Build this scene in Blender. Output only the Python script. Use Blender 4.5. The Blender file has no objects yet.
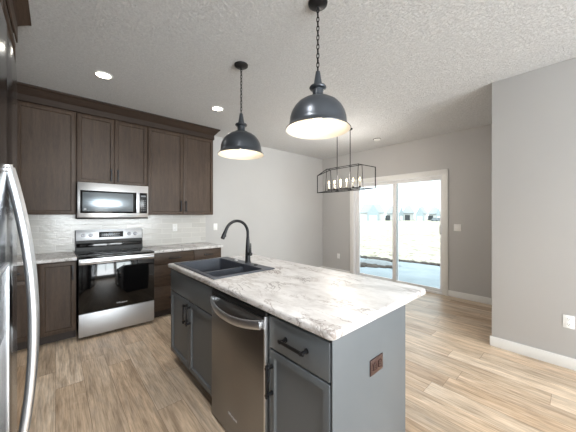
import bpy, bmesh, math, random
from mathutils import Vector, Matrix
random.seed(7)
PI = math.pi
SC = bpy.context.scene
COL = SC.collection

# ------------------------------------------------------------------ camera
YAW = 0.7286
cam_d = bpy.data.cameras.new('camera'); cam = bpy.data.objects.new('camera', cam_d); COL.objects.link(cam)
cam.location = (0, 0, 1.3732)
cam.rotation_euler = (PI/2, 0, -YAW)
cam_d.sensor_width = 36; cam_d.lens = 36*260.39/576
cam_d.shift_y = (215.33-216)/576
cam_d.clip_start = .02; cam_d.clip_end = 400
SC.camera = cam

# ------------------------------------------------------------------ world, sun, daylight, exposure
wd = bpy.data.worlds.new('sky'); SC.world = wd; wd.use_nodes = True
bg = wd.node_tree.nodes['Background']
bg.inputs[0].default_value = (.86, .95, 1.0, 1); bg.inputs[1].default_value = 1.8
sun_d = bpy.data.lights.new('sun', 'SUN'); sun = bpy.data.objects.new('sun', sun_d); COL.objects.link(sun)
sun_d.energy = 1.35; sun_d.angle = .02; sun_d.color = (1, .95, .84)
sun.rotation_euler = Vector((math.cos(math.radians(47)), .18, -math.sin(math.radians(47)))).to_track_quat('-Z', 'Y').to_euler()

def area(name, loc, aim, sx, sy, power, color=(1, 1, 1)):
    d = bpy.data.lights.new(name, 'AREA'); o = bpy.data.objects.new(name, d); COL.objects.link(o)
    d.shape = 'RECTANGLE'; d.size = sx; d.size_y = sy; d.energy = power; d.color = color
    o.location = loc; o.rotation_euler = Vector(aim).to_track_quat('-Z', 'Y').to_euler()
    return o
# daylight standing in the windows of the wall behind the camera
area('window_daylight', (-.1+.4, -4.28, 1.5), (0, 1, .34), 1.7, 1.9, 132, (.95, .975, 1))
area('window_daylight', (2.3, -4.28, 1.5), (0, 1, .34), 1.7, 1.9, 132, (.95, .975, 1))

SC.view_settings.view_transform = 'Standard'
SC.view_settings.look = 'None'
SC.view_settings.gamma = 1
SC.view_settings.use_curve_mapping = False
SC.view_settings.exposure = 0.68

# ------------------------------------------------------------------ material helpers
def srgb(r, g, b):
    f = lambda v: ((v/255)/12.92 if v/255 <= .04045 else ((v/255+.055)/1.055)**2.4)
    return (f(r), f(g), f(b), 1)

def newmat(name):
    m = bpy.data.materials.new(name); m.use_nodes = True
    nt = m.node_tree; p = nt.nodes['Principled BSDF']
    return m, nt, p

def N(nt, typ, **kw):
    n = nt.nodes.new(typ)
    for k, v in kw.items():
        if k in ('operation', 'blend_type', 'data_type', 'noise_dimensions', 'feature', 'distance'):
            setattr(n, k, v)
        else:
            n.inputs[k.replace('_', ' ')].default_value = v
    return n

def L(nt, a, b): nt.links.new(a, b)

def ramp(nt, fac, stops):
    r = nt.nodes.new('ShaderNodeValToRGB')
    e = r.color_ramp.elements
    while len(e) > 1: e.remove(e[-1])
    e[0].position = stops[0][0]; e[0].color = stops[0][1]
    for p, c in stops[1:]:
        x = e.new(p); x.color = c
    L(nt, fac, r.inputs[0]); return r

def mixc(nt, fac, a, b, mode='MIX'):
    m = nt.nodes.new('ShaderNodeMix'); m.data_type = 'RGBA'; m.blend_type = mode
    for s, v in ((m.inputs[0], fac), (m.inputs[6], a), (m.inputs[7], b)):
        if hasattr(v, 'is_output'): L(nt, v, s)
        elif isinstance(v, (int, float)): s.default_value = v
        else: s.default_value = v
    return m.outputs[2]

def mapping(nt, scale=(1, 1, 1), rot=(0, 0, 0), coord='Object'):
    t = nt.nodes.new('ShaderNodeTexCoord'); mp = nt.nodes.new('ShaderNodeMapping')
    mp.inputs['Scale'].default_value = scale; mp.inputs['Rotation'].default_value = rot
    L(nt, t.outputs[coord], mp.inputs[0]); return mp.outputs[0]

def noise(nt, vec, scale, detail=4, rough=.55, dist=0):
    n = nt.nodes.new('ShaderNodeTexNoise'); L(nt, vec, n.inputs['Vector'])
    n.inputs['Scale'].default_value = scale; n.inputs['Detail'].default_value = detail
    n.inputs['Roughness'].default_value = rough; n.inputs['Distortion'].default_value = dist
    return n.outputs[0]

def bump(nt, p, h, strength=.2, dist=.01):
    b = nt.nodes.new('ShaderNodeBump'); b.inputs['Strength'].default_value = strength
    b.inputs['Distance'].default_value = dist; L(nt, h, b.inputs['Height']); L(nt, b.outputs[0], p.inputs['Normal'])

def plain(name, col, rough=.5, metal=0, var=.06, scale=8, bmp=0, bscale=60, spec=.5):
    m, nt, p = newmat(name)
    v = mapping(nt); n = noise(nt, v, scale)
    d = tuple(c*(1-var) for c in col[:3])+(1,); h = tuple(min(1, c*(1+var)) for c in col[:3])+(1,)
    r = ramp(nt, n, [(.3, d), (.7, h)]); L(nt, r.outputs[0], p.inputs['Base Color'])
    p.inputs['Roughness'].default_value = rough; p.inputs['Metallic'].default_value = metal
    p.inputs['Specular IOR Level'].default_value = spec
    if bmp: bump(nt, p, noise(nt, v, bscale, 3), bmp, .003)
    return m

def wood(name, dark, light, rough=.38, axis='z'):
    m, nt, p = newmat(name)
    s = {'z': (9, 9, .9), 'x': (.9, 9, 9), 'y': (9, .9, 9)}[axis]
    v = mapping(nt, s)
    a = noise(nt, v, 3.2, 8, .65, .4); b = noise(nt, mapping(nt, tuple(q*3.2 for q in s)), 6, 4, .6)
    c = ramp(nt, a, [(.3, dark), (.72, light)])
    c2 = mixc(nt, .35, c.outputs[0], ramp(nt, b, [(.35, dark), (.7, light)]).outputs[0])
    L(nt, c2, p.inputs['Base Color']); p.inputs['Roughness'].default_value = rough
    p.inputs['Specular IOR Level'].default_value = .32
    bump(nt, p, b, .08, .002); return m

def steel(name, col, rough, axis='x', var=.12):
    m, nt, p = newmat(name)
    s = {'x': (1, 60, 60), 'z': (60, 60, 1), 'y': (60, 1, 60)}[axis]
    n = noise(nt, mapping(nt, s), 4, 3)
    d = tuple(c*.93 for c in col[:3])+(1,)
    L(nt, ramp(nt, n, [(.3, d), (.7, col)]).outputs[0], p.inputs['Base Color'])
    p.inputs['Metallic'].default_value = 1
    mr = nt.nodes.new('ShaderNodeMapRange'); L(nt, n, mr.inputs[0])
    mr.inputs['To Min'].default_value = rough*(1-var); mr.inputs['To Max'].default_value = rough*(1+var)
    L(nt, mr.outputs[0], p.inputs['Roughness']); return m

def emissive(name, col, strength):
    m, nt, p = newmat(name); p.inputs['Base Color'].default_value = col
    p.inputs['Emission Color'].default_value = col; p.inputs['Emission Strength'].default_value = strength
    return m

# ------------------------------------------------------------------ materials
M = {}
def floor_mat():
    m, nt, p = newmat('oak_vinyl_planks')
    t = nt.nodes.new('ShaderNodeTexCoord'); sep = nt.nodes.new('ShaderNodeSeparateXYZ'); L(nt, t.outputs['Object'], sep.inputs[0])
    def mth(op, a, b=None):
        n = nt.nodes.new('ShaderNodeMath'); n.operation = op
        for i, v in enumerate((a, b)):
            if v is None: continue
            if hasattr(v, 'is_output'): L(nt, v, n.inputs[i])
            else: n.inputs[i].default_value = v
        return n.outputs[0]
    PW, PL = .178, 1.22
    xr = mth('DIVIDE', sep.outputs[0], PW); row = mth('FLOOR', xr)
    wn = nt.nodes.new('ShaderNodeTexWhiteNoise'); wn.noise_dimensions = '1D'; L(nt, row, wn.inputs['W'])
    yr = mth('ADD', mth('DIVIDE', sep.outputs[1], PL), mth('MULTIPLY', wn.outputs[0], 3.0)); pl = mth('FLOOR', yr)
    cmb = nt.nodes.new('ShaderNodeCombineXYZ'); L(nt, row, cmb.inputs[0]); L(nt, pl, cmb.inputs[1])
    w2 = nt.nodes.new('ShaderNodeTexWhiteNoise'); w2.noise_dimensions = '2D'; L(nt, cmb.outputs[0], w2.inputs['Vector'])
    # grain coordinates: shifted per plank
    off = nt.nodes.new('ShaderNodeVectorMath'); off.operation = 'SCALE'; L(nt, w2.outputs['Color'], off.inputs[0]); off.inputs['Scale'].default_value = 17
    add = nt.nodes.new('ShaderNodeVectorMath'); add.operation = 'ADD'; L(nt, t.outputs['Object'], add.inputs[0]); L(nt, off.outputs[0], add.inputs[1])
    mp = nt.nodes.new('ShaderNodeMapping'); mp.inputs['Scale'].default_value = (9, .8, 1); L(nt, add.outputs[0], mp.inputs[0])
    g1 = noise(nt, mp.outputs[0], 2.2, 7, .62, .6)
    mp2 = nt.nodes.new('ShaderNodeMapping'); mp2.inputs['Scale'].default_value = (45, 2.2, 1); L(nt, add.outputs[0], mp2.inputs[0])
    g2 = noise(nt, mp2.outputs[0], 2.5, 4, .6)
    base = ramp(nt, w2.outputs['Value'], [(0, srgb(184, 162, 138)), (.3, srgb(208, 189, 167)), (.65, srgb(192, 176, 157)), (1, srgb(222, 208, 190))])
    c = mixc(nt, 1.0, base.outputs[0], ramp(nt, g1, [(.3, (.58, .54, .51, 1)), (.47, (.90, .88, .86, 1)), (.66, (1.12, 1.11, 1.1, 1))]).outputs[0], 'MULTIPLY')
    c = mixc(nt, 1.0, c, ramp(nt, g2, [(.34, (.74, .72, .70, 1)), (.58, (1.06, 1.06, 1.06, 1))]).outputs[0], 'MULTIPLY')
    mp3 = nt.nodes.new('ShaderNodeMapping'); mp3.inputs['Scale'].default_value = (5, 1.3, 1); L(nt, add.outputs[0], mp3.inputs[0])
    g3 = noise(nt, mp3.outputs[0], 1.6, 5, .7, .8)
    c = mixc(nt, 1.0, c, ramp(nt, g3, [(.34, (.88, .87, .87, 1)), (.5, (1.03, .98, .92, 1)), (.64, (1.14, 1.14, 1.14, 1))]).outputs[0], 'MULTIPLY')
    fx = mth('FRACT', xr); fy = mth('FRACT', yr)
    ex = mth('MINIMUM', fx, mth('SUBTRACT', 1, fx)); ey = mth('MINIMUM', fy, mth('SUBTRACT', 1, fy))
    seam = mth('MAXIMUM', mth('LESS_THAN', ex, .009), mth('LESS_THAN', ey, .0014))
    c = mixc(nt, mth('MULTIPLY', seam, .55), c, srgb(92, 72, 56))
    L(nt, c, p.inputs['Base Color']); p.inputs['Roughness'].default_value = .4
    bump(nt, p, g2, .12, .002)
    return m
M['floor'] = floor_mat()

def wall_mat(name, col):
    m, nt, p = newmat(name); v = mapping(nt)
    n = noise(nt, v, 1.5, 3)
    L(nt, ramp(nt, n, [(.3, tuple(c*.97 for c in col[:3])+(1,)), (.7, col)]).outputs[0], p.inputs['Base Color'])
    p.inputs['Roughness'].default_value = .8; bump(nt, p, noise(nt, v, 180, 3), .12, .002); return m
M['wall'] = wall_mat('greige_wall_paint', srgb(191, 190, 189))
def ceil_mat():
    m, nt, p = newmat('knockdown_ceiling_texture'); v = mapping(nt)
    a = noise(nt, v, 55, 5, .65, .5); b = noise(nt, v, 95, 3, .6)
    L(nt, ramp(nt, b, [(.3, srgb(206, 207, 208)), (.7, srgb(227, 228, 229))]).outputs[0], p.inputs['Base Color'])
    r = ramp(nt, a, [(.42, (0, 0, 0, 1)), (.58, (1, 1, 1, 1))])
    p.inputs['Roughness'].default_value = .85; bump(nt, p, r.outputs[0], 1.0, .006); return m
M['ceiling'] = ceil_mat()
M['trim'] = plain('white_trim_paint', srgb(232, 232, 230), .4, var=.01)
M['vinyl'] = plain('white_vinyl', srgb(240, 241, 243), .35, var=.01)
M['brown'] = wood('dark_stained_wood', srgb(56, 44, 36), srgb(90, 74, 62), .48)
M['brownx'] = wood('dark_stained_wood_horizontal', srgb(56, 44, 36), srgb(90, 74, 62), .48, 'x')
M['browny'] = wood('dark_stained_wood_lengthwise', srgb(56, 44, 36), srgb(90, 74, 62), .48, 'y')
M['crown'] = wood('dark_stained_crown_wood', srgb(42, 31, 24), srgb(62, 48, 39), .5, 'x')
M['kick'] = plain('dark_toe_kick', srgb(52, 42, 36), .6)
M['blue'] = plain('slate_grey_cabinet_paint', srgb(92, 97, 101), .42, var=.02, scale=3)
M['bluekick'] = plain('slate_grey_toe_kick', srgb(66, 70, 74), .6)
M['black'] = plain('matte_black_metal', srgb(42, 42, 44), .38, .6, var=.08)
M['gap'] = plain('black_plastic', srgb(16, 16, 17), .5)
M['steel'] = steel('brushed_steel', (.78, .78, .79, 1), .3)
M['knob'] = steel('knob_steel', (.2, .2, .21, 1), .4)
M['rangesteel'] = steel('range_steel', (.56, .57, .59, 1), .45)
M['steelz'] = steel('brushed_steel_dark', (.28, .275, .272, 1), .34, 'x')
M['fridge'] = steel('fridge_steel', (.17, .175, .19, 1), .16, 'z', .05)
M['chrome'] = steel('satin_handle_metal', (.66, .68, .71, 1), .38, 'z')
M['glass_black'] = plain('black_glass', srgb(9, 9, 10), .06, var=.02)
M['mwglass'] = plain('microwave_window_glass', srgb(132, 140, 146), .22, .6, var=.04)
M['display'] = plain('black_display', srgb(14, 15, 17), .2)
M['mark'] = plain('pale_grey_marking', srgb(205, 205, 208), .5)
M['whiteplastic'] = plain('white_plastic', srgb(240, 240, 238), .35, var=.01)
M['slot'] = plain('dark_slot', srgb(60, 58, 56), .6)
M['bronze'] = plain('dark_brown_plastic', srgb(58, 38, 35), .3, var=.05)
M['sink'] = plain('charcoal_composite', srgb(70, 74, 83), .42, var=.15, scale=220, bmp=.05, bscale=300)
M['shade'] = plain('pendant_charcoal_enamel', srgb(80, 85, 92), .33, .6, var=.04)
M['shade_in'] = plain('pendant_white_lining', srgb(236, 228, 212), .5, var=.01)
M['chain'] = plain('black_chain', srgb(24, 24, 25), .4, .6)
M['bulb'] = emissive('warm_bulb', (1, .90, .74, 1), 3)
M['flame'] = emissive('candle_bulb', (1, .74, .42, 1), 7)
M['can'] = emissive('ceiling_light_lens', (1, .93, .8, 1), 9)
M['candle'] = plain('ivory_candle_sleeve', srgb(220, 210, 190), .5)

def counter_mat():
    m, nt, p = newmat('marble_laminate'); v = mapping(nt, (1, .62, 1), (0, 0, .35))
    cl = noise(nt, v, 3.4, 6, .6, .8)
    c = ramp(nt, cl, [(.28, srgb(178, 176, 175)), (.42, srgb(212, 210, 209)), (.62, srgb(226, 225, 225))]).outputs[0]
    def vein(scale, dist, w, off, rot, th):
        vv = mapping(nt, (1, .45, 1), (0, 0, rot)); a = nt.nodes.new('ShaderNodeVectorMath'); a.operation = 'ADD'
        L(nt, vv, a.inputs[0]); a.inputs[1].default_value = off
        n = noise(nt, a.outputs[0], scale, 7, .62, dist)
        s = nt.nodes.new('ShaderNodeMath'); s.operation = 'SUBTRACT'; L(nt, n, s.inputs[0]); s.inputs[1].default_value = .5
        b = nt.nodes.new('ShaderNodeMath'); b.operation = 'ABSOLUTE'; L(nt, s.outputs[0], b.inputs[0])
        r = ramp(nt, b.outputs[0], [(0, (1, 1, 1, 1)), (w, (0, 0, 0, 1))])
        k = noise(nt, a.outputs[0], scale*1.1, 2); kr = ramp(nt, k, [(th, (0, 0, 0, 1)), (th+.08, (1, 1, 1, 1))])
        mm = nt.nodes.new('ShaderNodeMath'); mm.operation = 'MULTIPLY'; L(nt, r.outputs[0], mm.inputs[0]); L(nt, kr.outputs[0], mm.inputs[1])
        return mm.outputs[0]
    fine = noise(nt, mapping(nt, (1, .5, 1), (0, 0, .35)), 14, 6, .7)
    c = mixc(nt, 1.0, c, ramp(nt, fine, [(.34, (.80, .79, .785, 1)), (.56, (1, 1, 1, 1))]).outputs[0], 'MULTIPLY')
    c = mixc(nt, vein(2.6, 1.2, .032, (3.1, 1.7, 0), .35, .48), c, srgb(182, 177, 174))
    c = mixc(nt, vein(1.9, 1.2, .017, (7.7, 4.2, 0), .5, .50), c, srgb(122, 108, 102))
    c = mixc(nt, vein(2.3, 1.6, .012, (5.2, 8.9, 0), .7, .53), c, srgb(138, 128, 123))
    c = mixc(nt, vein(4.6, 1.2, .014, (1.3, 9.4, 0), .2, .54), c, srgb(120, 114, 112))
    L(nt, c, p.inputs['Base Color']); p.inputs['Roughness'].default_value = .4; return m
M['counter'] = counter_mat()

def tile_mat():
    m, nt, p = newmat('white_glazed_tile'); v = mapping(nt, (1, 1, 1), (PI/2, 0, 0))
    b = nt.nodes.new('ShaderNodeTexBrick'); L(nt, v, b.inputs['Vector'])
    b.inputs['Color1'].default_value = srgb(196, 194, 189); b.inputs['Color2'].default_value = srgb(210, 208, 204)
    b.inputs['Mortar'].default_value = srgb(222, 220, 215); b.inputs['Scale'].default_value = 1
    b.inputs['Mortar Size'].default_value = .003; b.inputs['Brick Width'].default_value = .305; b.inputs['Row Height'].default_value = .078
    L(nt, b.outputs[0], p.inputs['Base Color']); p.inputs['Roughness'].default_value = .16
    n = noise(nt, mapping(nt, (1, 1, 2.5)), 16, 2)
    s = nt.nodes.new('ShaderNodeMath'); s.operation = 'SUBTRACT'; L(nt, n, s.inputs[0]); L(nt, b.outputs['Fac'], s.inputs[1])
    bump(nt, p, s.outputs[0], .35, .006); return m
M['tile'] = tile_mat()

def glass_mat():
    m, nt, p = newmat('window_glass'); nt.nodes.remove(p); out = nt.nodes['Material Output']
    tr = nt.nodes.new('ShaderNodeBsdfTransparent'); gl = nt.nodes.new('ShaderNodeBsdfGlossy'); gl.inputs['Roughness'].default_value = .02
    tr.inputs[0].default_value = (.95, .98, .98, 1)
    lw = nt.nodes.new('ShaderNodeFresnel'); lw.inputs[0].default_value = 1.3
    mx = nt.nodes.new('ShaderNodeMixShader'); L(nt, lw.outputs[0], mx.inputs[0]); L(nt, tr.outputs[0], mx.inputs[1]); L(nt, gl.outputs[0], mx.inputs[2])
    L(nt, mx.outputs[0], out.inputs[0]); return m
M['glass'] = glass_mat()
M['concrete'] = plain('patio_concrete', srgb(158, 168, 174), .8, var=.1, scale=2.5, bmp=.2)
def field_mat():
    m, nt, p = newmat('bare_field'); v = mapping(nt, (1, 1, 1))
    a = noise(nt, v, .35, 6, .7); b = noise(nt, v, 3.5, 5, .7)
    c = ramp(nt, a, [(.3, srgb(164, 157, 138)), (.6, srgb(186, 180, 164))]).outputs[0]
    c = mixc(nt, 1.0, c, ramp(nt, b, [(.38, (.42, .39, .36, 1)), (.46, (1, 1, 1, 1))]).outputs[0], 'MULTIPLY')
    L(nt, c, p.inputs['Base Color']); p.inputs['Roughness'].default_value = .95; return m
M['field'] = field_mat()
M['dirt'] = plain('dark_soil', srgb(84, 76, 70), .95, var=.5, scale=9, bmp=.6, bscale=20)
M['sand'] = plain('pale_soil', srgb(150, 154, 156), .95, var=.15, scale=12)
M['siding'] = plain('pale_siding', srgb(205, 206, 206), .8, var=.03)
M['siding_blue'] = plain('blue_grey_siding', srgb(158, 170, 176), .8, var=.03)
M['roof'] = plain('grey_shingles', srgb(160, 166, 170), .9, var=.08)
M['housewin'] = plain('dark_house_window', srgb(60, 66, 70), .3)
M['garage'] = plain('white_garage_door', srgb(222, 224, 225), .6, var=.02)
M['car'] = plain('car_paint_grey', srgb(110, 118, 125), .3)
M['tyre'] = plain('tyre_rubber', srgb(30, 30, 30), .8)

# ------------------------------------------------------------------ mesh helpers
class MB:
    def __init__(s): s.bm = bmesh.new()
    def _merge(s, b, mat=None):
        me = bpy.data.meshes.new('t'); b.to_mesh(me); b.free()
        if mat is not None: me.transform(mat)
        s.bm.from_mesh(me); bpy.data.meshes.remove(me)
    def box(s, x0, x1, y0, y1, z0, z1, bev=0, seg=2, mat=None):
        b = bmesh.new(); bmesh.ops.create_cube(b, size=1)
        bmesh.ops.scale(b, vec=(abs(x1-x0), abs(y1-y0), abs(z1-z0)), verts=b.verts)
        bmesh.ops.translate(b, vec=((x0+x1)/2, (y0+y1)/2, (z0+z1)/2), verts=b.verts)
        if bev: bmesh.ops.bevel(b, geom=b.edges[:], offset=bev, segments=seg, profile=.5, affect='EDGES')
        s._merge(b, mat); return s
    def shaker(s, x0, x1, z0, z1, y=0, t=.02, rail=.056, rec=.012):
        """recessed-panel front; face at y, facing -y, body towards +y"""
        b = bmesh.new(); bmesh.ops.create_cube(b, size=1)
        bmesh.ops.scale(b, vec=(x1-x0, t, z1-z0), verts=b.verts)
        bmesh.ops.translate(b, vec=((x0+x1)/2, y+t/2, (z0+z1)/2), verts=b.verts)
        bmesh.ops.bevel(b, geom=b.edges[:], offset=.0022, segments=2, profile=.5, affect='EDGES')
        f = min((q for q in b.faces if q.normal.y < -.9), key=lambda q: -q.calc_area())
        bmesh.ops.inset_region(b, faces=[f], thickness=rail-.003, depth=0)
        bmesh.ops.inset_region(b, faces=[f], thickness=.009, depth=-rec)
        s._merge(b); return s
    def cyl(s, p, q, r, r2=None, n=24, caps=True):
        p = Vector(p); q = Vector(q); d = q-p
        b = bmesh.new(); bmesh.ops.create_cone(b, cap_ends=caps, segments=n, radius1=r, radius2=r if r2 is None else r2, depth=d.length)
        mat = Matrix.Translation((p+q)/2) @ d.to_track_quat('Z', 'Y').to_matrix().to_4x4()
        s._merge(b, mat); return s
    def sphere(s, c, r, sc=(1, 1, 1), n=16):
        b = bmesh.new(); bmesh.ops.create_uvsphere(b, u_segments=n, v_segments=n//2+2, radius=r)
        s._merge(b, Matrix.Translation(c) @ Matrix.Diagonal((*sc, 1))); return s
    def lathe(s, prof, c=(0, 0, 0), n=48):
        b = bmesh.new(); rings = []
        for r, z in prof:
            if r < 1e-5: rings.append([b.verts.new((0, 0, z))])
            else: rings.append([b.verts.new((r*math.cos(2*PI*i/n), r*math.sin(2*PI*i/n), z)) for i in range(n)])
        for a, c2 in zip(rings, rings[1:]):
            for i in range(n):
                j = (i+1) % n
                if len(a) == 1 and len(c2) == 1: continue
                if len(a) == 1: b.faces.new((a[0], c2[j], c2[i]))
                elif len(c2) == 1: b.faces.new((a[i], a[j], c2[0]))
                else: b.faces.new((a[i], a[j], c2[j], c2[i]))
        bmesh.ops.recalc_face_normals(b, faces=b.faces)
        s._merge(b, Matrix.Translation(c)); return s
    def tube(s, pts, r, n=12, flat=None):
        """tube along points; r number or list; flat=(a,b) scales the two section axes"""
        pts = [Vector(p) for p in pts]; b = bmesh.new(); rings = []; up = None
        fa, fb = flat or (1, 1)
        for i, p in enumerate(pts):
            t = (pts[min(i+1, len(pts)-1)]-pts[max(i-1, 0)]).normalized()
            if up is None:
                up = Vector((0, 0, 1)) if abs(t.z) < .9 else Vector((0, 1, 0))
            u = (up - t*up.dot(t)).normalized(); w = t.cross(u); up = u
            rr = r[i] if isinstance(r, (list, tuple)) else r
            rings.append([b.verts.new(p + u*math.cos(2*PI*k/n)*rr*fa + w*math.sin(2*PI*k/n)*rr*fb) for k in range(n)])
        for a, c in zip(rings, rings[1:]):
            for k in range(n):
                b.faces.new((a[k], a[(k+1) % n], c[(k+1) % n], c[k]))
        b.faces.new(rings[0][::-1]); b.faces.new(rings[-1])
        bmesh.ops.recalc_face_normals(b, faces=b.faces)
        s._merge(b); return s
    def prism(s, pts, z0, z1, mat=None, bev=0):
        """closed plan outline extruded in z"""
        b = bmesh.new(); f = b.faces.new([b.verts.new((x, y, z0)) for x, y in pts])
        r = bmesh.ops.extrude_face_region(b, geom=[f])
        bmesh.ops.translate(b, vec=(0, 0, z1-z0), verts=[v for v in r['geom'] if isinstance(v, bmesh.types.BMVert)])
        bmesh.ops.recalc_face_normals(b, faces=b.faces)
        if bev:
            es = [e for e in b.edges if abs(e.verts[0].co.z-e.verts[1].co.z) < 1e-6]
            bmesh.ops.bevel(b, geom=es, offset=bev, segments=4, profile=.5, affect='EDGES')
        s._merge(b, mat); return s
    def loft(s, rows, close_ends=True):
        """rows: list of sections (same count of points), joined; each section a closed ring"""
        b = bmesh.new(); R = [[b.verts.new(p) for p in row] for row in rows]; n = len(rows[0])
        for a, c in zip(R, R[1:]):
            for k in range(n): b.faces.new((a[k], a[(k+1) % n], c[(k+1) % n], c[k]))
        if close_ends: b.faces.new(R[0][::-1]); b.faces.new(R[-1])
        bmesh.ops.recalc_face_normals(b, faces=b.faces)
        s._merge(b); return s
    def build(s, name, mat, parent=None, smooth=True, label=None):
        me = bpy.data.meshes.new(name); s.bm.to_mesh(me); s.bm.free()
        if smooth:
            for f in me.polygons: f.use_smooth = True
            try: me.set_sharp_from_angle(angle=math.radians(35))
            except Exception: pass
        for m in (mat if isinstance(mat, (list, tuple)) else [mat]): me.materials.append(m)
        o = bpy.data.objects.new(name, me); COL.objects.link(o)
        if parent is not None: o.parent = parent
        if label: o['label'] = label
        return o

def tag(o, label=None, cat=None, group=None, kind=None):
    if label: o['label'] = label
    if cat: o['category'] = cat
    if group: o['group'] = group
    if kind: o['kind'] = kind
    return o
def thing(name, label, cat, loc=(0, 0, 0), rz=0, group=None):
    o = bpy.data.objects.new(name, None); COL.objects.link(o); o.empty_display_size = .1
    o.location = loc; o.rotation_euler = (0, 0, rz); return tag(o, label, cat, group)
def struct(o): o['kind'] = 'structure'; return o
def kids(o): return [c for c in COL.objects if c.parent == o]
def copy_tree(o, parent=None):
    c = o.copy(); COL.objects.link(c); c.parent = parent
    for k in kids(o): copy_tree(k, c)
    return c
def cut(o, cutters):
    for c in cutters:
        md = o.modifiers.new('b', 'BOOLEAN'); md.operation = 'DIFFERENCE'; md.object = c; md.solver = 'EXACT'
    bpy.context.view_layer.update()
    dg = bpy.context.evaluated_depsgraph_get()
    me = bpy.data.meshes.new_from_object(o.evaluated_get(dg), depsgraph=dg)
    o.modifiers.clear(); old = o.data; o.data = me; bpy.data.meshes.remove(old)
    for c in cutters:
        d = c.data; bpy.data.objects.remove(c); bpy.data.meshes.remove(d)
def text(name, s, size, mat, parent, loc, rot, ext=.0004):
    cu = bpy.data.curves.new('t', 'FONT'); cu.body = s; cu.size = size; cu.extrude = ext; cu.align_x = 'CENTER'; cu.align_y = 'CENTER'
    t = bpy.data.objects.new('t', cu); COL.objects.link(t); bpy.context.view_layer.update()
    dg = bpy.context.evaluated_depsgraph_get(); me = bpy.data.meshes.new_from_object(t.evaluated_get(dg), depsgraph=dg)
    bpy.data.objects.remove(t); bpy.data.curves.remove(cu)
    me.name = name; me.materials.clear(); me.materials.append(mat)
    o = bpy.data.objects.new(name, me); COL.objects.link(o); o.parent = parent; o.location = loc; o.rotation_euler = rot
    return o

# ------------------------------------------------------------------ dimensions of the place
W = 4.291; D = 4.996; NX = 3.435; NE = .620; CZ = 2.773; LX = -.95; BK = -4.2
I0, I1, J0, J1 = .802, 1.748, .641, 2.622

# ------------------------------------------------------------------ structure
struct(MB().box(LX-.15, D+.15, BK-.15, W+.15, -.12, 0).build('floor', M['floor']))
struct(MB().box(LX-.15, D+.15, BK-.15, W+.15, CZ, CZ+.2).build('ceiling', M['ceiling']))
struct(MB().box(LX-.15, D+.15, W, W+.15, 0, CZ).build('wall_back', M['wall']))
struct(MB().box(LX-.15, LX, BK, W, 0, CZ).build('wall_left', M['wall']))
DY0, DY1, DZ = 1.575, 3.390, 2.085      # door opening
w = MB(); w.box(D, D+.15, NE, DY0, 0, CZ); w.box(D, D+.15, DY1, W, 0, CZ); w.box(D, D+.15, DY0, DY1, DZ, CZ)
struct(w.build('wall_right', M['wall']))
w = MB(); w.box(NX, NX+.15, BK, NE, 0, CZ, .006); w.box(NX+.14, D+.15, NE-.12, NE-.001, 0, CZ)
struct(w.build('wall_right_near', M['wall']))
w = MB()   # wall behind the camera, two wide window openings
w.box(LX-.15, -.6, BK-.15, BK, 0, CZ); w.box(1.2, 1.4, BK-.15, BK, 0, CZ); w.box(3.2, NX+.15, BK-.15, BK, 0, CZ)
for a, b in ((-.6, 1.2), (1.4, 3.2)):
    w.box(a, b, BK-.15, BK, 0, .5); w.box(a, b, BK-.15, BK, 2.5, CZ)
struct(w.build('wall_front', M['wall']))
for i, (a, b) in enumerate(((-.6, 1.2), (1.4, 3.2))):
    fr = MB()
    fr.box(a, a+.05, BK-.12, BK-.02, .5, 2.5); fr.box(b-.05, b, BK-.12, BK-.02, .5, 2.5)
    fr.box(a+.05, b-.05, BK-.12, BK-.02, .5, .55); fr.box(a+.05, b-.05, BK-.12, BK-.02, 2.45, 2.5); fr.box((a+b)/2-.025, (a+b)/2+.025, BK-.12, BK-.02, .55, 2.45)
    wf = struct(fr.build('window_%d' % (i+1), M['trim']))
    MB().box(a+.05, b-.05, BK-.072, BK-.066, .55, 2.45).build('pane', M['glass'], wf)
struct(MB().box(LX-.6, D+.62, BK-.6, W+.6, CZ+.2, CZ+.42).build('shade_roof_slab', M['siding']))  # unseen roof, overhang shaped to throw shade over the patio

# baseboards
def bboard(name, x0, x1, y0, y1):
    struct(MB().box(x0, x1, y0, y1, 0, .102, .004).build(name, M['trim']))
bboard('baseboard_right_near', NX-.014, NX, BK+.001, NE+.014)
bboard('baseboard_right', D-.014, D, NE, 1.492)
bboard('baseboard_right_far', D-.014, D, 3.475, W-.001)
bboard('baseboard_back', 1.95, D-.015, W-.014, W)

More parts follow.
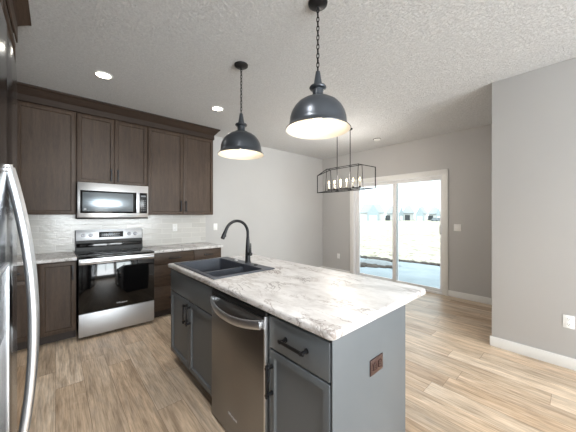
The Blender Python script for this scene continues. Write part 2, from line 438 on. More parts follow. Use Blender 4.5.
# patio door
door = struct(bpy.data.objects.new('door_1', None)); COL.objects.link(door); door.location = (D, 2.483, 0)
dl = Matrix.Translation((-D, -2.483, 0))
def dpart(mb, name, mat, parent=door):
    mb.bm.transform(dl); return mb.build(name, mat, parent)
c = MB()
c.box(D-.018, D, 1.493, 1.585, 0, 2.168, .003); c.box(D-.018, D, 3.381, 3.473, 0, 2.168, .003); c.box(D-.019, D, 1.4935, 3.4725, 2.078, 2.168, .003)
dpart(c, 'casing', M['trim'])
c = MB()
c.box(D-.01, D+.14, DY0, DY0+.02, 0, DZ); c.box(D-.01, D+.14, DY1-.02, DY1, 0, DZ); c.box(D-.01, D+.14, DY0+.02, DY1-.02, DZ-.035, DZ)
c.box(D-.01, D+.14, DY0+.02, DY1-.02, 0, .028)
dpart(c, 'frame', M['vinyl'])
def panel(y0, y1, x, s0, s1, label):
    z0, z1 = .03, DZ-.037
    f = MB(); f.box(x, x+.035, y0, y0+s0, z0, z1, .003); f.box(x, x+.035, y1-s1, y1, z0, z1, .003)
    f.box(x+.001, x+.034, y0+s0-.001, y1-s1+.001, z1-.055, z1, .003); f.box(x+.001, x+.034, y0+s0-.001, y1-s1+.001, z0, z0+.06, .003)
    pf = dpart(f, 'sliding_panel' if label == 's' else 'fixed_panel', M['vinyl'])
    g = MB().box(x+.014, x+.020, y0+s0, y1-s1, z0+.06, z1-.055); dpart(g, 'pane', M['glass'], pf)
    return pf
sp = panel(DY0+.02, 2.49, D+.02, .03, .075, 's')
panel(2.40, DY1-.02, D+.062, .07, .095, 'f')
h = MB().tube([(D+.015, 1.612, 1.13-.085), (D-.03, 1.612, 1.05+.01), (D-.045, 1.612, 1.13), (D-.03, 1.612, 1.2), (D+.015, 1.612, 1.215)], .009)
dpart(h, 'handle', M['whiteplastic'], sp)

# ------------------------------------------------------------------ outdoors
struct(MB().box(D+.15, 8.30, -3, 12, -.22, -.10, .01).build('patio', M['concrete']))
def ground():
    b = bmesh.new(); nx, ny = 60, 60; V = []
    for i in range(nx+1):
        u = (i/nx)**2.2; x = 8.25+u*150
        for j in range(ny+1):
            y = -60+j/ny*190
            V.append(b.verts.new((x, y, -.16+(random.uniform(-.05, .05) if x > 9.0 else 0)-.004*(x-8.25)**.9)))
    for i in range(nx):
        for j in range(ny):
            k = i*(ny+1)+j; b.faces.new((V[k], V[k+ny+1], V[k+ny+2], V[k+1]))
    m = MB(); m._merge(b); return m
struct(ground().build('field', M['field']))
# low ridge of dark clods along the patio edge
d = MB()
for i in range(640):
    if i < 190:
        y = random.uniform(1.4, 8); x = 8.52-.16*(y-2.75)+random.uniform(-.10, .12); r = random.uniform(.04, .10)
        x = max(x, 7.9)
    else:
        y = random.uniform(3.3, 6.6); f = min(1, (y-3.2)/1.1)
        x = 7.25+random.uniform(-.8, .85)*f; r = random.uniform(.05, .13)
        if ((x-7.4)/.47)**2+((y-4.15)/.97)**2 < 1: continue
    d.sphere((x, y, -.12+r*.15), r, (1, 1.3, .6), 8)
tag(d.build('soil_clods', M['dirt']), 'ridge and heap of dark soil clods along the far edge of the patio', 'soil', kind='stuff')
MBm = MB()
MBm.loft([[(7.4+dx*s, 4.15+dy*s, z) for dx, dy in [(math.cos(a)*.34, math.sin(a)*.8) for a in [2*PI*k/14 for k in range(14)]]] for s, z in ((1, -.11), (.8, -.06), (.5, -.02), (.15, .0))])
tag(MBm.build('dirt_mound', M['sand']), 'low pale dirt mound lying on the patio slab among dark clods', 'dirt mound')
def at(px, py_top, dist):
    t = (px-288)/260.39; s, c = math.sin(YAW), math.cos(YAW)
    return dist*(s+c*t), dist*(c-s*t), 1.373+(215.3-py_top)/260.39*dist
def house(px, wpx, dist, top, label, body, gx, gw, winx=None):
    x, y, z = at(px, top, dist); g = -.9
    sc = dist/260.39; Wd = wpx*sc*.76; H = z-g
    t = thing('house', label, 'house', (x, y, g), math.atan2(y, x)-PI/2)
    ev = H*.5
    MB().box(-Wd/2, Wd/2, 0, 5, 0, ev).build('wall', body, t)
    e = .4
    rows = []
    MB().loft([[(-Wd/2-e, -e, ev), (-Wd/2-e, 5+e, ev), (-Wd/2-e, 5+e, ev+.15), (-Wd/2+1.2, 2.5, H), (-Wd/2-e, -e, ev+.15)],
               [(Wd/2+e, -e, ev), (Wd/2+e, 5+e, ev), (Wd/2+e, 5+e, ev+.15), (Wd/2-1.2, 2.5, H), (Wd/2+e, -e, ev+.15)]]).build('roof', M['roof'], t)
    gx *= sc; gw *= sc
    gb = MB(); gb.loft([[(gx-gw/2, -1.5, 0), (gx+gw/2, -1.5, 0), (gx+gw/2, -1.5, ev), (gx, -1.5, H*.93), (gx-gw/2, -1.5, ev)],
                        [(gx-gw/2, 2.5, 0), (gx+gw/2, 2.5, 0), (gx+gw/2, 2.5, ev), (gx, 2.5, H*.93), (gx-gw/2, 2.5, ev)]])
    gb.build('gable_front', M['siding_blue'], t)
    MB().box(gx-gw*.33, gx+gw*.33, -1.56, -1.5, 0, ev*.72).build('garage_door', M['garage'], t)
    if winx is not None:
        a = winx*sc
        MB().box(a-2.3*sc, a+2.3*sc, -.05, 0, ev*.15, ev*.82).build('window', M['housewin'], t)
    return t
house(372, 30, 84, 203.5, 'pale house with blue-grey gable, leftmost beyond the patio door', M['siding'], 1, 11)
house(392, 13, 88, 205.5, 'pale house with a dark window left of the door stile', M['siding'], 4.5, 5, -4)
house(408.5, 13, 92, 205, 'pale house with a dark window right of the door stile', M['siding'], -6.5, 4, -1)
house(422, 11, 88, 205.5, 'narrow gabled house seen in the right door pane', M['siding'], -2, 7)
house(434.5, 13, 93, 206.5, 'rightmost small house behind the parked cars', M['siding'], 3.5, 4, -3.5)
for k, (px, dd, lab) in enumerate(((434.5, 80, 'grey car parked before the houses, left one of two'), (439.3, 82, 'grey car parked before the houses, right one of two'))):
    x, y, z = at(px, 215, dd)
    t = thing('car', lab, 'car', (x, y, -.75), math.atan2(y, x)-PI/2)
    b = MB(); b.box(-.95, .95, -.8, .8, .3, .85, .12); b.loft([[(-.75, -.7, .84), (.7, -.7, .84), (.7, .7, .84), (-.75, .7, .84)], [(-.5, -.6, 1.4), (.45, -.6, 1.4), (.45, .6, 1.4), (-.5, .6, 1.4)]])
    b.build('body', M['car'], t)
    for sx in (-.6, .6):
        MB().cyl((sx, -.82, .3), (sx, -.62, .3), .3).build('wheel', M['tyre'], t)

# ------------------------------------------------------------------ cabinet parts (local frame: front faces -y, face plane at y=0, width along x)
def pull_mb(x, z, ln, horiz, y=0):
    m = MB(); a = ln/2; s = .030
    if horiz:
        m.box(x-a, x+a, y-s-.010, y-s, z-.007, z+.007, .002)
        for e in (-1, 1): m.cyl((x+e*(a-.016), y-s-.012, z), (x+e*(a-.016), y, z), .008, n=14); m.cyl((x+e*(a-.016), y-.004, z), (x+e*(a-.016), y, z), .0125, n=14)
    else:
        m.box(x-.007, x+.007, y-s-.010, y-s, z-a, z+a, .002)
        for e in (-1, 1): m.cyl((x, y-s-.012, z+e*(a-.016)), (x, y, z+e*(a-.016)), .008, n=14); m.cyl((x, y-.004, z+e*(a-.016)), (x, y, z+e*(a-.016)), .0125, n=14)
    return m
def pull(parent, x, z, ln, horiz, y=0): return pull_mb(x, z, ln, horiz, y).build('handle', M['black'], parent)
def cab_door(t, x0, x1, z0, z1, mat, hx=None, hz=None, ln=.16, rail=.056):
    d = MB().shaker(x0, x1, z0, z1, rail=rail).build('door', mat, t)
    if hx is not None: pull(d, hx, hz, ln, False)
    return d
def cab_drawer(t, x0, x1, z0, z1, mat, ln=.16, handle=True):
    d = MB().box(x0, x1, 0, .02, z0, z1, .0022).build('drawer', mat, t)
    if handle: pull(d, (x0+x1)/2, (z0+z1)/2, ln, True)
    return d
def body(t, w, dep, z0, z1, mat, name='body'): return MB().box(.0, w, .021, dep, z0, z1, .001).build(name, mat, t)
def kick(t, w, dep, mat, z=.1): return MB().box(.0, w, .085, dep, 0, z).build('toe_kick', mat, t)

# upper cabinets on the range wall
UF = 3.993; UT = 2.598
t = thing('wall_cabinet', 'dark brown single-door wall cabinet, leftmost beside the microwave', 'cabinet', (-.352, UF, 0))
body(t, .534, W-UF-.001, 1.382, 2.665, M['brown'])
cab_door(t, .03, .530, 1.384, UT, M['brown'], .065, 1.52)
MB().box(-.56, -.001, .022, W-UF-.001, 1.382, 2.665).build('corner_filler', M['brown'], t)
t = thing('wall_cabinet', 'short two-door dark brown wall cabinet above the microwave', 'cabinet', (.184, UF, 0))
body(t, .770, W-UF-.001, 1.770, 2.665, M['brown'])
cab_door(t, .004, .381, 1.772, UT, M['brown'], .381-.035, 1.885, .155)
cab_door(t, .385, .766, 1.772, UT, M['brown'], .385+.035, 1.885, .155)
t = thing('wall_cabinet', 'tall two-door dark brown wall cabinet right of the microwave', 'cabinet', (.956, UF, 0))
body(t, .968, W-UF-.001, 1.382, 2.665, M['brown'])
cab_door(t, .004, .482, 1.384, UT, M['brown'], .482-.035, 1.512, .16)
cab_door(t, .486, .966, 1.384, UT, M['brown'], .486+.035, 1.512, .16)
# crown with a mitred return
def crown_run(pts_fn, stations):
    prof = [(.004, 2.603), (.012, 2.607), (.012, 2.676), (.020, 2.684), (.034, 2.70), (.066, 2.742), (.082, 2.752), (.082, CZ-.001)]
    return [[pts_fn(s, o, z) for o, z in prof]+[pts_fn(s, -.012, CZ-.001), pts_fn(s, -.012, 2.667), pts_fn(s, .003, 2.667)] for s in stations]
def rp(s, o, z):
    if s == 0: return (-.55, UF-o, z)
    if s == 1: return (1.926+o, UF-o, z)
    return (1.926+o, W-.001, z)
cr = MB().loft(crown_run(rp, (0, 1, 2)))
tag(cr.build('crown_molding', M['crown'], smooth=False), 'dark brown crown molding along the top of the range wall cabinets', 'molding')

# microwave
t = thing('microwave', 'stainless over-the-range microwave with a wide glass door under the short wall cabinet', 'microwave', (.188, 3.925, 1.328))
MB().box(0, .757, .03, .355, .018, .44).build('body', M['gap'], t)
MB().box(.0, .757, .004, .34, 0, .017, .003).build('vent_grille', M['gap'], t)
d = MB().box(.001, .757, 0, .029, .018, .44, .004).build('front_frame', M['steel'], t)
MB().box(.028, .742, -.004, .001, .072, .345, .002).build('door_glass', M['glass_black'], t)
win = MB().box(.048, .575, -.0065, -.0035, .092, .325, .001).build('window', M['mwglass'], t)
for k in range(1, 14):
    pass
m = MB()
m.box(.060, .085, -.0075, -.006, .108, .128)
m.build('rating_sticker', M['display'], t)
hb = MB().box(.604, .646, -.040, -.022, .075, .345, .006); hb.box(.614, .636, -.024, -.003, .085, .105, .002); hb.box(.614, .636, -.024, -.003, .315, .335, .002)
hb.build('handle', M['chrome'], t)
cp = MB().box(.655, .735, -.0065, -.0035, .085, .335, .001).build('control_panel', M['display'], t)
km = plain('grey_key_marks', srgb(120, 124, 128), .5)
for r in range(6):
    for cc in range(3): MB().box(.668+cc*.021, .680+cc*.021, -.0075, -.006, .105+r*.027, .113+r*.027).build('key', km, cp)
MB().box(.665, .725, -.0075, -.006, .292, .312).build('clock_display', km, cp)

# range
t = thing('range', 'stainless electric range with black glass oven door and smooth cooktop', 'range', (.184, 3.62, 0))
RW = .757
MB().box(.003, RW-.003, .03, .66, .03, .895).build('body', M['gap'], t)
for sx in (.06, RW-.06):
    for sy in (.1, .6): MB().cyl((sx, sy, 0), (sx, sy, .03), .018).build('foot', M['gap'], t)
MB().box(.002, RW-.002, .0, .03, .035, .288, .003).build('storage_drawer', M['rangesteel'], t)
dr = MB().box(.002, RW-.002, .0, .03, .294, .836, .003).build('oven_door', M['glass_black'], t)
MB().box(.002, RW-.002, -.003, .03, .828, .890, .003).build('door_band', M['steel'], dr)
hb = MB().tube([(.02, -.045, .862), (.2, -.049, .862), (RW/2, -.050, .862), (RW-.2, -.049, .862), (RW-.02, -.045, .862)], .013, 14, (1.15, .8))
for sx in (.04, RW-.04): hb.box(sx-.018, sx+.018, -.042, -.002, .852, .874, .004)
hb.build('handle', M['chrome'], dr)
text('maker_badge', 'Whirlpool', .026, M['mark'], dr, (RW/2+.025, -.0008, .345), (PI/2, 0, 0))
MB().box(0, RW, -.012, .60, .896, .915, .004).build('cooktop', M['glass_black'], t)
bmt = plain('grey_burner_print', srgb(70, 70, 72), .3)
for (bx, by, br) in ((.19, .14, .10), (.57, .14, .085), (.19, .42, .075), (.57, .42, .10)):
    MB().lathe([(br-.003, 0), (br-.003, .0006), (br, .0006), (br, 0)], (bx, by, .9151), 40).build('burner_ring', bmt, t)
bgm = Matrix.Translation((0, .60, .90))
b = MB().loft([[(0, .0, .015), (0, .060, .0), (0, .060, .285), (0, .02, .285)], [(RW, .0, .015), (RW, .060, .0), (RW, .060, .285), (RW, .02, .285)]])
b.bm.transform(bgm); bgd = b.build('backguard', M['gap'], t, smooth=False)
slope = math.atan2(.02, .27)
pm = Matrix.Translation((0, .60, .915)) @ Matrix.Rotation(-slope, 4, 'X')
b = MB().box(.006, RW-.006, -.004, .0, .135, .262, .001); b.box(.0, RW, -.006, .002, .262, .272, .001); b.bm.transform(pm); b.build('control_fascia', M['rangesteel'], t)
b = MB().box(.01, RW-.01, -.004, .0, .045, .098, .001); b.bm.transform(pm); b.build('lower_fascia', M['glass_black'], t)
b = MB().box(.243, .518, -.0065, -.0035, .165, .238, .001); b.bm.transform(pm); dp = b.build('display', M['display'], t)
m = MB()
for r in range(2):
    for cc in range(9): m.box(.270+cc*.024, .282+cc*.024, -.0075, -.006, .178+r*.03, .185+r*.03)
m.box(.35, .40, -.0075, -.006, .195, .222)
m.bm.transform(pm); m.build('display_mark', plain('pale_blue_marks', srgb(150, 160, 170), .5), dp)
for kx in (.080, .157, .590, .665):
    m = MB().cyl((kx, -.004, .200), (kx, -.012, .200), .026); m.cyl((kx, -.012, .200), (kx, -.032, .200), .021, .017); m.box(kx-.004, kx+.004, -.038, -.030, .184, .216, .0015)
    m.bm.transform(pm); m.build('knob', M['knob'], t)

# base cabinets on the range wall
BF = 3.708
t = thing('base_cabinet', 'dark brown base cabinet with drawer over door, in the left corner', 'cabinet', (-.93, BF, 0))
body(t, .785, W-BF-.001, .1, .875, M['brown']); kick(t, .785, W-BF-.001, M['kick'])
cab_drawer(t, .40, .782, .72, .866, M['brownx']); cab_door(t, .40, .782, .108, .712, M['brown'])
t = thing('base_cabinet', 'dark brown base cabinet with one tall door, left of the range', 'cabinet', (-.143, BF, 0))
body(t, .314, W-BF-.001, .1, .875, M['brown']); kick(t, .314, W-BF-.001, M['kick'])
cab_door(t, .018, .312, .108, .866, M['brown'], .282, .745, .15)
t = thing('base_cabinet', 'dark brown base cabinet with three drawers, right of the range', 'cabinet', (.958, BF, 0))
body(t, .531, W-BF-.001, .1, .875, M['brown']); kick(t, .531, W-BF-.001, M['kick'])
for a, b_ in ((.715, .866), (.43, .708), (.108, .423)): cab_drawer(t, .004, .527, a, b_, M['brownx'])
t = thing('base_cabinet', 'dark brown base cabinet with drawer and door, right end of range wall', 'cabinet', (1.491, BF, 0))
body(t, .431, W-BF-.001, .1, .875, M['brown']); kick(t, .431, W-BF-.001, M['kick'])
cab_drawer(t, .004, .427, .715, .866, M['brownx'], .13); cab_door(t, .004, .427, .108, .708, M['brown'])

# worktops on the range wall
def slab(x0, x1, y0, y1, z0=.876, z1=.914, bev=.008, rad=0, corners=()):
    pts = []
    for i, (cx, cy, sx, sy) in enumerate(((x0, y0, 1, 1), (x1, y0, -1, 1), (x1, y1, -1, -1), (x0, y1, 1, -1))):
        r = rad if i in corners else .004
        a0 = {0: PI, 1: 1.5*PI, 2: 0, 3: .5*PI}[i]
        for k in range(7):
            a = a0+k/6*PI/2; pts.append((cx+sx*r+r*math.cos(a), cy+sy*r+r*math.sin(a)))
    return MB().prism(pts, z0, z1, bev=bev)
tag(slab(-.93, .176, 3.683, W-.010).build('countertop', M['counter']), 'grey-veined laminate countertop left of the range', 'countertop')
tag(slab(.949, 1.942, 3.683, W-.010).build('countertop', M['counter']), 'grey-veined laminate countertop right of the range', 'countertop')
tag(MB().box(LX+.02, 1.924, W-.009, W, .9145, 1.79).build('backsplash', M['tile']), 'white glazed tile backsplash behind the range and counters', 'backsplash')

# ------------------------------------------------------------------ left run: fridge, cabinets (local x -> world +Y, front faces +X)
t = thing('wall_cabinet', 'dark brown cabinet above the refrigerator', 'cabinet', (-.214, .40, 0), PI/2)
body(t, 1.01, .73, 1.86, 2.665, M['brown'])
cab_door(t, .004, .503, 1.864, UT, M['brown'], .468, 1.95); cab_door(t, .507, 1.006, 1.864, UT, M['brown'], .542, 1.95)
t = thing('tall_cabinet', 'dark brown full-height pantry cabinet beyond the refrigerator', 'cabinet', (-.214, 1.415, 0), PI/2)
body(t, 1.285, .73, .1, 2.665, M['brown']); kick(t, 1.285, .73, M['kick'])
for a, b_ in ((.004, .64), (.644, 1.281)):
    cab_door(t, a, b_, .108, 1.60, M['brown']); cab_door(t, a, b_, 1.606, UT, M['brown'])
def lp(s, o, z):
    z = {2.676: 2.722, 2.684: 2.730, 2.70: 2.738, 2.742: 2.755, 2.752: 2.760}.get(z, z)
    return (-.214+o, (.40, 2.675)[s], z)
tag(MB().loft(crown_run(lp, (0, 1))).build('crown_molding', M['browny'], smooth=False), 'dark brown crown molding above the refrigerator, at the top left', 'molding')

t = thing('refrigerator', 'stainless side-by-side refrigerator with bowed bar handles at the left edge', 'refrigerator', (0, 0, 0))
t.location = (-.5, .912, 0)
off = Matrix.Translation((.5, -.912, 0))
def fp(mb, name, mat, parent=t):
    mb.bm.transform(off); return mb.build(name, mat, parent)
fp(MB().box(-.92, -.150, .458, 1.366, .02, 1.775, .004), 'cabinet_body', plain('dark_grey_fridge_side', srgb(62, 63, 66), .4))
fp(MB().box(-.88, -.19, .5, 1.33, 0, .02), 'base', M['gap'])
def fdoor(y0, y1):
    pts = [(-.148, y0)]; n = 14
    for k in range(n+1):
        y = y0+.004+(y1-y0-.008)*k/n
        x = -.079-.029*min(1, abs(y-.867)/.5)**2
        e = min(y-y0, y1-y); x -= .012*max(0, 1-e/.014)**2
        pts.append((x, y))
    pts.append((-.148, y1)); return MB().prism(pts[::-1], .045, 1.788)
d1 = fp(fdoor(.455, .864), 'door', M['fridge']); d2 = fp(fdoor(.870, 1.369), 'door', M['fridge'])
for y, dd in ((.842, d1), (.890, d2)):
    p = []
    for k in range(25):
        z = .732+k/24*(1.484-.732); s = (z-1.108)/.376
        p.append((-.0385-.042*abs(s)**2.0, y, z))
    m = MB().tube(p, [.0092]*25, 16, (.9, 1.0))
    for z in (.742, 1.474): m.cyl((-.10, y, z), (-.074, y, z), .010)
    fp(m, 'handle', M['chrome'], dd)
m = MB().box(-.09, -.0795, .545, .822, .86, 1.27, .004); dsp = fp(m, 'dispenser', M['glass_black'], d1)
m = MB().box(-.082, -.0765, .552, .815, 1.13, 1.262, .002); fp(m, 'dispenser_screen', M['display'], dsp)
m = MB()
m.box(-.080, -.0745, .545, .822, 1.264, 1.272, .001); m.box(-.080, -.0745, .816, .824, .86, 1.272, .001); m.box(-.080, -.0745, .545, .822, .86, .868, .001)
fp(m, 'dispenser_trim', M['chrome'], dsp)
m = MB().box(-.0795, -.055, .60, .775, .875, .885, .002); fp(m, 'drip_tray', M['steel'], dsp)

# ------------------------------------------------------------------ island (local x -> world -Y, front faces -X)
IF = .818
def isl(name, label, cat, ytop): return thing(name, label, cat, (IF, ytop, 0), -PI/2)
t = isl('base_cabinet', 'slate grey island sink cabinet with false front and two doors', 'cabinet', 2.612)
wS = .920
m = MB(); m.box(0, .018, .021, .648, .1, .875); m.box(wS-.018, wS, .021, .648, .1, .875); m.box(.018, wS-.018, .03, .648, .1, .118); m.box(.018, wS-.018, .632, .648, .118, .875)
m.box(.018, wS-.018, .021, .035, .84, .875)
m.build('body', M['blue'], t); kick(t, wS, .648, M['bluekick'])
MB().box(.02, wS-.003, 0, .02, .672, .862, .0022).build('false_front', M['blue'], t)
cab_door(t, .02, .466, .095, .663, M['blue'], .466-.032, .56)
cab_door(t, .470, wS-.003, .095, .663, M['blue'], .470+.032, .56)
# dishwasher
t = isl('dishwasher', 'stainless dishwasher with a bowed towel-bar handle in the island', 'dishwasher', 1.690)
wd_ = .616
MB().box(.008, wd_-.008, .03, .60, .02, .868).build('tub', M['gap'], t)
for sx in (.05, wd_-.05): MB().cyl((sx, .3, 0), (sx, .3, .02), .02).build('foot', M['gap'], t)
MB().box(.003, wd_-.003, -.012, .028, .838, .868, .003).build('control_strip', M['gap'], t)
dd = MB().box(.003, wd_-.012, -.018, .028, .018, .834, .004).build('door', M['steelz'], t)
MB().box(wd_-.0115, wd_-.001, -.018, .028, .018, .850, .001).build('edge_trim', M['steel'], t)
p = []
for k in range(29):
    s = -1+2*k/28; p.append((wd_/2+s*(wd_/2-.028), -.075+.045*abs(s)**2.4, .805-.028*(1-s*s)))
m = MB().tube(p, [.019]*29, 16, (1.3, .45))
for sx in (.034, wd_-.034): m.box(sx-.016, sx+.016, -.034, -.016, .79, .822, .004)
m.build('handle', M['chrome'], dd)
text('maker_badge', 'Whirlpool', .024, M['mark'], dd, (.29, -.0188, .15), (PI/2, 0, 0))
# drawer base
t = isl('base_cabinet', 'slate grey island cabinet with drawer over door, nearest the camera', 'cabinet', 1.072)
wB = .410
body(t, wB-.004, .648, .1, .875, M['blue']); kick(t, wB-.004, .648, M['bluekick'])
cab_drawer(t, .012, wB-.005, .700, .860, M['blue'], .17)
cab_door(t, .012, wB-.005, .095, .690, M['blue'], .012+.022, .542, .165, .052)
# panels closing the island
tag(MB().box(IF+.004, 1.468, J0+.014, J0+.0195, 0, .875, .001).build('island_end_panel', M['blue']), 'smooth slate grey end panel of the island, with the brown outlet', 'panel')
tag(MB().box(1.472, 1.486, J0+.020, 2.612, 0, .875, .001).build('island_back_panel', M['blue']), 'slate grey panel on the seating side of the island', 'panel')
# island worktop and sink
SX0, SX1, SY0, SY1 = .838, 1.398, 1.735, 2.560
top = slab(I0, I1, J0, J1, bev=.011, rad=.03, corners=(0, 1)).build('countertop', M['counter'])
hole = MB().box(SX0+.018, SX1-.018, SY0+.018, SY1-.018, .8, 1).build('c', M['gap'])
cut(top, [hole]); tag(top, 'long white veined laminate countertop on the island', 'countertop')
try: top.data.set_sharp_from_angle(angle=math.radians(35))
except Exception: pass
sk = MB().box(SX0, SX1, SY0, SY1, .9145, .923, .003)
snk = sk.build('sink', M['sink'])
blk = MB().box(SX0+.022, SX1-.022, SY0+.022, SY1-.022, .70, .9185).build('c2', M['sink'])
md = snk.modifiers.new('u', 'BOOLEAN'); md.operation = 'UNION'; md.object = blk; md.solver = 'EXACT'
bpy.context.view_layer.update(); dg = bpy.context.evaluated_depsgraph_get(); me = bpy.data.meshes.new_from_object(snk.evaluated_get(dg), depsgraph=dg)
snk.modifiers.clear(); snk.data = me; bpy.data.objects.remove(blk)
c1 = MB().box(.872, 1.300, SY0+.035, 2.088, .715, 1.0, .03, 4).build('c', M['gap'])
c2 = MB().box(.872, 1.300, 2.112, SY1-.035, .715, 1.0, .03, 4).build('c', M['gap'])
c3 = MB().box(.878, 1.294, 2.05, 2.15, .893, 1.0).build('c', M['gap'])
cut(snk, [c1, c2, c3])
try: snk.data.set_sharp_from_angle(angle=math.radians(30))
except Exception: pass
for f in snk.data.polygons: f.use_smooth = True
root = thing('kitchen_sink', 'charcoal double-bowl drop-in sink in the island countertop', 'sink', (1.118, 2.15, .914))
snk.name = 'bowl'; snk.data.transform(Matrix.Translation((-1.118, -2.15, -.914))); snk.parent = root
def skp(mb, name, mat, label=None):
    mb.bm.transform(Matrix.Translation((-1.118, -2.15, -.914))); return mb.build(name, mat, root, label=label)
skp(MB().lathe([(0, .0075), (.014, .0075), (.018, .003), (.018, 0)], (1.345, 2.285, .923)), 'hole_cover', M['steel'], 'small bright round cover')
skp(MB().lathe([(0, .0075), (.014, .0075), (.018, .003), (.018, 0)], (1.350, 1.95, .923)), 'hole_cover', M['gap'])
for y in (1.93, 2.33):
    skp(MB().lathe([(0, .002), (.03, .002), (.042, .0035), (.045, 0)], (1.1, y, .715)), 'drain', M['steel'])
# faucet
t = thing('faucet', 'matte black gooseneck pull-down faucet behind the sink', 'faucet', (1.372, 2.115, .9232))
m = MB().lathe([(0, 0), (.030, 0), (.030, .006), (.026, .010), (.024, .06), (.023, .10), (.018, .19), (.0145, .24), (.0145, .25), (0, .25)], n=28); m.build('body', M['black'], t)
p = [(0, 0, .245)]
R = .118
for k in range(25):
    a = PI*k/24*.88; p.append((-R+R*math.cos(a), 0, .280+R*math.sin(a)))
MB().tube(p, .0135, 16).build('spout', M['black'], t)
e = Vector(p[-1]); dv = (Vector(p[-1])-Vector(p[-2])).normalized(); 
m = MB().cyl(e-dv*.01, e+dv*.02, .014, .0145, 20); m.cyl(e+dv*.02, e+dv*.085, .0155, .0185, 20); m.cyl(e+dv*.085, e+dv*.092, .0185, .015, 20)
m.box(e.x+dv.x*.06+.010, e.x+dv.x*.06+.022, -.008, .008, e.z+dv.z*.06-.014, e.z+dv.z*.06+.014, .003)
m.build('spray_head', M['black'], t)
m = MB().cyl((0, -.01, .085), (0, -.055, .085), .016, .016, 20); m.tube([(0, -.05, .085), (0, -.052, .12), (.004, -.045, .165), (.006, -.04, .185)], [.008, .0065, .0055, .005], 10)
m.build('lever', M['black'], t)

# ------------------------------------------------------------------ outlets and switches
def plate(name, label, cat, loc, rz, mat, kind, wide=.072, dark=None):
    t = thing(name, label, cat, loc, rz)
    MB().box(-wide/2, wide/2, -.006, 0, -.058, .058, .003).build('cover_plate', mat, t)
    if kind == 'outlet':
        for dz in (-.024, .024):
            r = MB().box(-.016, .016, -.0085, -.005, dz-.014, dz+.014, .004).build('receptacle', dark or mat, t)
            m = MB()
            for sx in (-.006, .006): m.box(sx-.0012, sx+.0012, -.0092, -.008, dz-.001, dz+.008)
            m.cyl((0, -.0092, dz-.007), (0, -.008, dz-.007), .0025, n=10); m.build('slot', M['slot'] if not dark else M['gap'], r)
    else:
        MB().box(-.016, .016, -.0095, -.005, -.032, .032, .002).build('rocker', mat, t)
    return t
plate('power_outlet', 'white outlet on the tile backsplash, right of the range', 'outlet', (1.412, W-.009, 1.180), 0, M['whiteplastic'], 'outlet')
plate('light_switch', 'white switch on the wall just right of the backsplash', 'switch', (2.108, W, 1.170), 0, M['whiteplastic'], 'switch')
plate('light_switch', 'white switch on the wall right of the patio door', 'switch', (D, 1.357, 1.170), -PI/2, M['whiteplastic'], 'switch', .105)
plate('power_outlet', 'white outlet low on the far wall, left of the patio door', 'outlet', (D, 3.80, .41), -PI/2, M['whiteplastic'], 'outlet')
plate('power_outlet', 'white outlet low on the nearer right wall', 'outlet', (NX, .067, .418), -PI/2, M['whiteplastic'], 'outlet')
# island outlet is turned on its side
t = plate('power_outlet', 'dark brown outlet on the end panel of the island', 'outlet', (1.154, J0+.014, .655), 0, M['bronze'], 'outlet', .075, M['bronze'])
t.rotation_euler = (0, PI/2, 0)

# ------------------------------------------------------------------ ceiling lights
def downlight(x, y, label, watts=18):
    t = thing('recessed_light', label, 'ceiling light', (x, y, CZ), 0, 'lit recessed ceiling lights')
    MB().lathe([(.062, -.006), (.078, -.006), (.083, -.003), (.084, 0), (.062, 0), (.062, -.006)], n=36).build('trim_ring', M['trim'], t)
    MB().lathe([(0, -.004), (.0615, -.004), (.0615, -.001), (0, -.001)], n=36).build('lens', M['can'], t)
    l = bpy.data.lights.new('recessed_lamp', 'SPOT'); l.energy = watts; l.spot_size = 2.4; l.spot_blend = .8; l.shadow_soft_size = .06; l.color = (1, .98, .955)
    o = bpy.data.objects.new('lamp', l); COL.objects.link(o); o.parent = t; o.location = (0, 0, -.02)
downlight(.356, 3.163, 'lit recessed ceiling light above the left end of the range wall')
downlight(1.582, 3.161, 'lit recessed ceiling light above the right wall cabinet')
# unseen downlights added above and behind the camera to brighten near floor and island
for x, y in ((.30, .95), (.30, -1.0), (1.9, -1.0)):
    downlight(x, y, 'recessed fill light added outside the view, above and behind the camera', 50)
sd = thing('smoke_detector', 'small round white ceiling disc near the patio door', 'smoke detector', (4.40, 2.476, CZ))
MB().lathe([(0, -.028), (.045, -.028), (.058, -.018), (.062, 0), (0, 0)], n=32).build('cover', M['trim'], sd)
MB().lathe([(.063, -.008), (.068, -.008), (.068, 0), (.063, 0), (.063, -.008)], n=32).build('base_ring', M['slot'], sd)

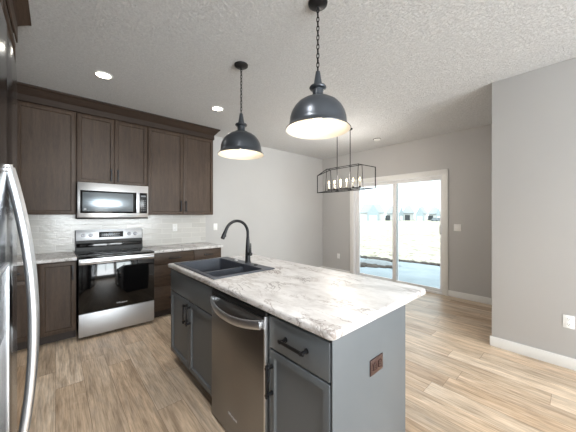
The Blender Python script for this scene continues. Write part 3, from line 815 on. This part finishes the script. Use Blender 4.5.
# pendants
def link_mb(m, z, rot, r=.013, h=.019):
    p = []
    for k in range(13):
        a = 2*PI*k/12; x = r*.62*math.cos(a); zz = z+h*math.sin(a)
        p.append((x*math.cos(rot), x*math.sin(rot), zz))
    m.tube(p, .0033, 6)
def pendant(loc, label):
    t = thing('pendant_light', label, 'pendant light', loc, 0, 'black dome pendants over the island')
    zr = 1.936-loc[2]
    prof = [(.211, 0), (.212, .004), (.206, .010), (.194, .022), (.188, .034), (.187, .050), (.184, .078), (.175, .110), (.158, .142), (.132, .172), (.100, .193), (.066, .205), (.062, .212), (.050, .216), (.036, .218)]
    inner = [(.031, .214), (.064, .200), (.098, .188), (.130, .167), (.155, .138), (.171, .108), (.180, .078), (.183, .050), (.184, .034), (.190, .021), (.202, .009), (.208, .003), (.211, 0)]
    MB().lathe([(r, zr+z) for r, z in prof], n=64).build('shade', M['shade'], t)
    MB().lathe([(r-.0008, zr+z-.0006) for r, z in inner], n=64).build('shade_lining', M['shade_in'], t, label='white inner lining')
    MB().lathe([(.037, zr+.214), (.034, zr+.222), (.036, zr+.264), (.052, zr+.270), (.056, zr+.278), (.052, zr+.286), (.034, zr+.290), (.028, zr+.296), (.027, zr+.304), (.017, zr+.366), (.014, zr+.384), (0, zr+.386)], n=32).build('neck', M['shade'], t)
    m = MB(); z = zr+.398; k = 0
    while z < -.03:
        link_mb(m, z, (PI/2)*(k % 2)+.4); z += .030; k += 1
    m.build('chain', M['chain'], t)
    MB().lathe([(0, -.045), (.006, -.045), (.010, -.028), (.045, -.022), (.062, -.010), (.064, 0), (0, 0)], n=36).build('canopy', M['black'], t)
    MB().sphere((0, 0, zr+.085), .032, (1, 1, 1.15), 20).build('bulb', M['bulb'], t)
    MB().cyl((0, 0, zr+.118), (0, 0, zr+.21), .018).build('socket', M['whiteplastic'], t)
    l = bpy.data.lights.new('pendant_lamp', 'POINT'); l.energy = 1.1; l.shadow_soft_size = .035; l.color = (1, .92, .82)
    o = bpy.data.objects.new('lamp', l); COL.objects.link(o); o.parent = t; o.location = (0, 0, zr+.045)
pendant((1.290, 2.100, CZ), 'black dome pendant over the island nearer the range wall, smaller in view')
pendant((1.290, 1.150, CZ), 'black dome pendant over the near half of the island, larger in view')

# chandelier
CX, CY = 3.55, 2.60
t = thing('chandelier', 'black linear lantern chandelier with six candle bulbs before the patio door', 'chandelier', (CX, CY, CZ))
zb, zt, zc = 1.782-CZ, 2.090-CZ, 2.170-CZ; HL, SL, HW = .575, .315, .085
def bar(m, a, b_, r=.0055):
    a = Vector(a); b_ = Vector(b_); d = (b_-a); q = d.to_track_quat('Z', 'Y').to_matrix().to_4x4()
    bb = bmesh.new(); bmesh.ops.create_cube(bb, size=1); bmesh.ops.scale(bb, vec=(2*r, 2*r, d.length+r), verts=bb.verts)
    m._merge(bb, Matrix.Translation((a+b_)/2) @ q)
m = MB()
for z in (zb,):
    ring = [(0, -HL, z), (-HW, -SL, z), (-HW, SL, z), (0, HL, z), (HW, SL, z), (HW, -SL, z)]
    for a, b_ in zip(ring, ring[1:]+ring[:1]): bar(m, a, b_, .006)
for s in (-1, 1):
    bar(m, (0, s*HL, zb), (0, s*HL, zt))
    for e in (-1, 1):
        bar(m, (0, s*HL, zt), (e*HW*.6, s*SL, zc)); bar(m, (e*HW, s*SL, zb), (e*HW*.6, s*SL, zc), .0035)
    bar(m, (-HW*.6, s*SL, zc), (HW*.6, s*SL, zc))
for e in (-1, 1): bar(m, (e*HW*.6, -SL, zc), (e*HW*.6, SL, zc))
for s in (-1, 1): bar(m, (-HW, s*.13, zb), (HW, s*.13, zb)); bar(m, (-HW*.6, s*.13, zc), (HW*.6, s*.13, zc))
m.build('frame', M['black'], t)
m = MB(); bar(m, (0, -.33, zb+.03), (0, .33, zb+.03), .007)
for s in (-1, 1): bar(m, (0, s*.13, zb), (0, s*.13, zb+.03), .006)
m.build('candle_bar', M['black'], t)
for s in (-1, 1):
    MB().cyl((0, s*.13, zb+.02), (0, s*.13, -.02), .0065, n=12).build('rod', M['black'], t)
    MB().lathe([(0, -.03), (.010, -.03), (.012, -.022), (.035, -.018), (.040, 0), (0, 0)], (0, s*.13, 0), 24).build('canopy', M['black'], t)
for k in range(6):
    y = -.31+k*.124
    c = MB().cyl((0, y, zb+.036), (0, y, zb+.052), .014, .017, 14); c = c.build('candle_cup', M['black'], t)
    MB().cyl((0, y, zb+.052), (0, y, zb+.135), .0085, n=14).build('candle_sleeve', M['candle'], t)
    MB().lathe([(0, 0), (.008, .003), (.0125, .016), (.011, .030), (.005, .048), (.0, .058)], (0, y, zb+.135), 14).build('bulb', M['flame'], t)
l = bpy.data.lights.new('chandelier_lamp', 'POINT'); l.energy = 24; l.shadow_soft_size = .15; l.color = (1, .93, .84)
o = bpy.data.objects.new('lamp', l); COL.objects.link(o); o.parent = t; o.location = (0, 0, zb+.20)
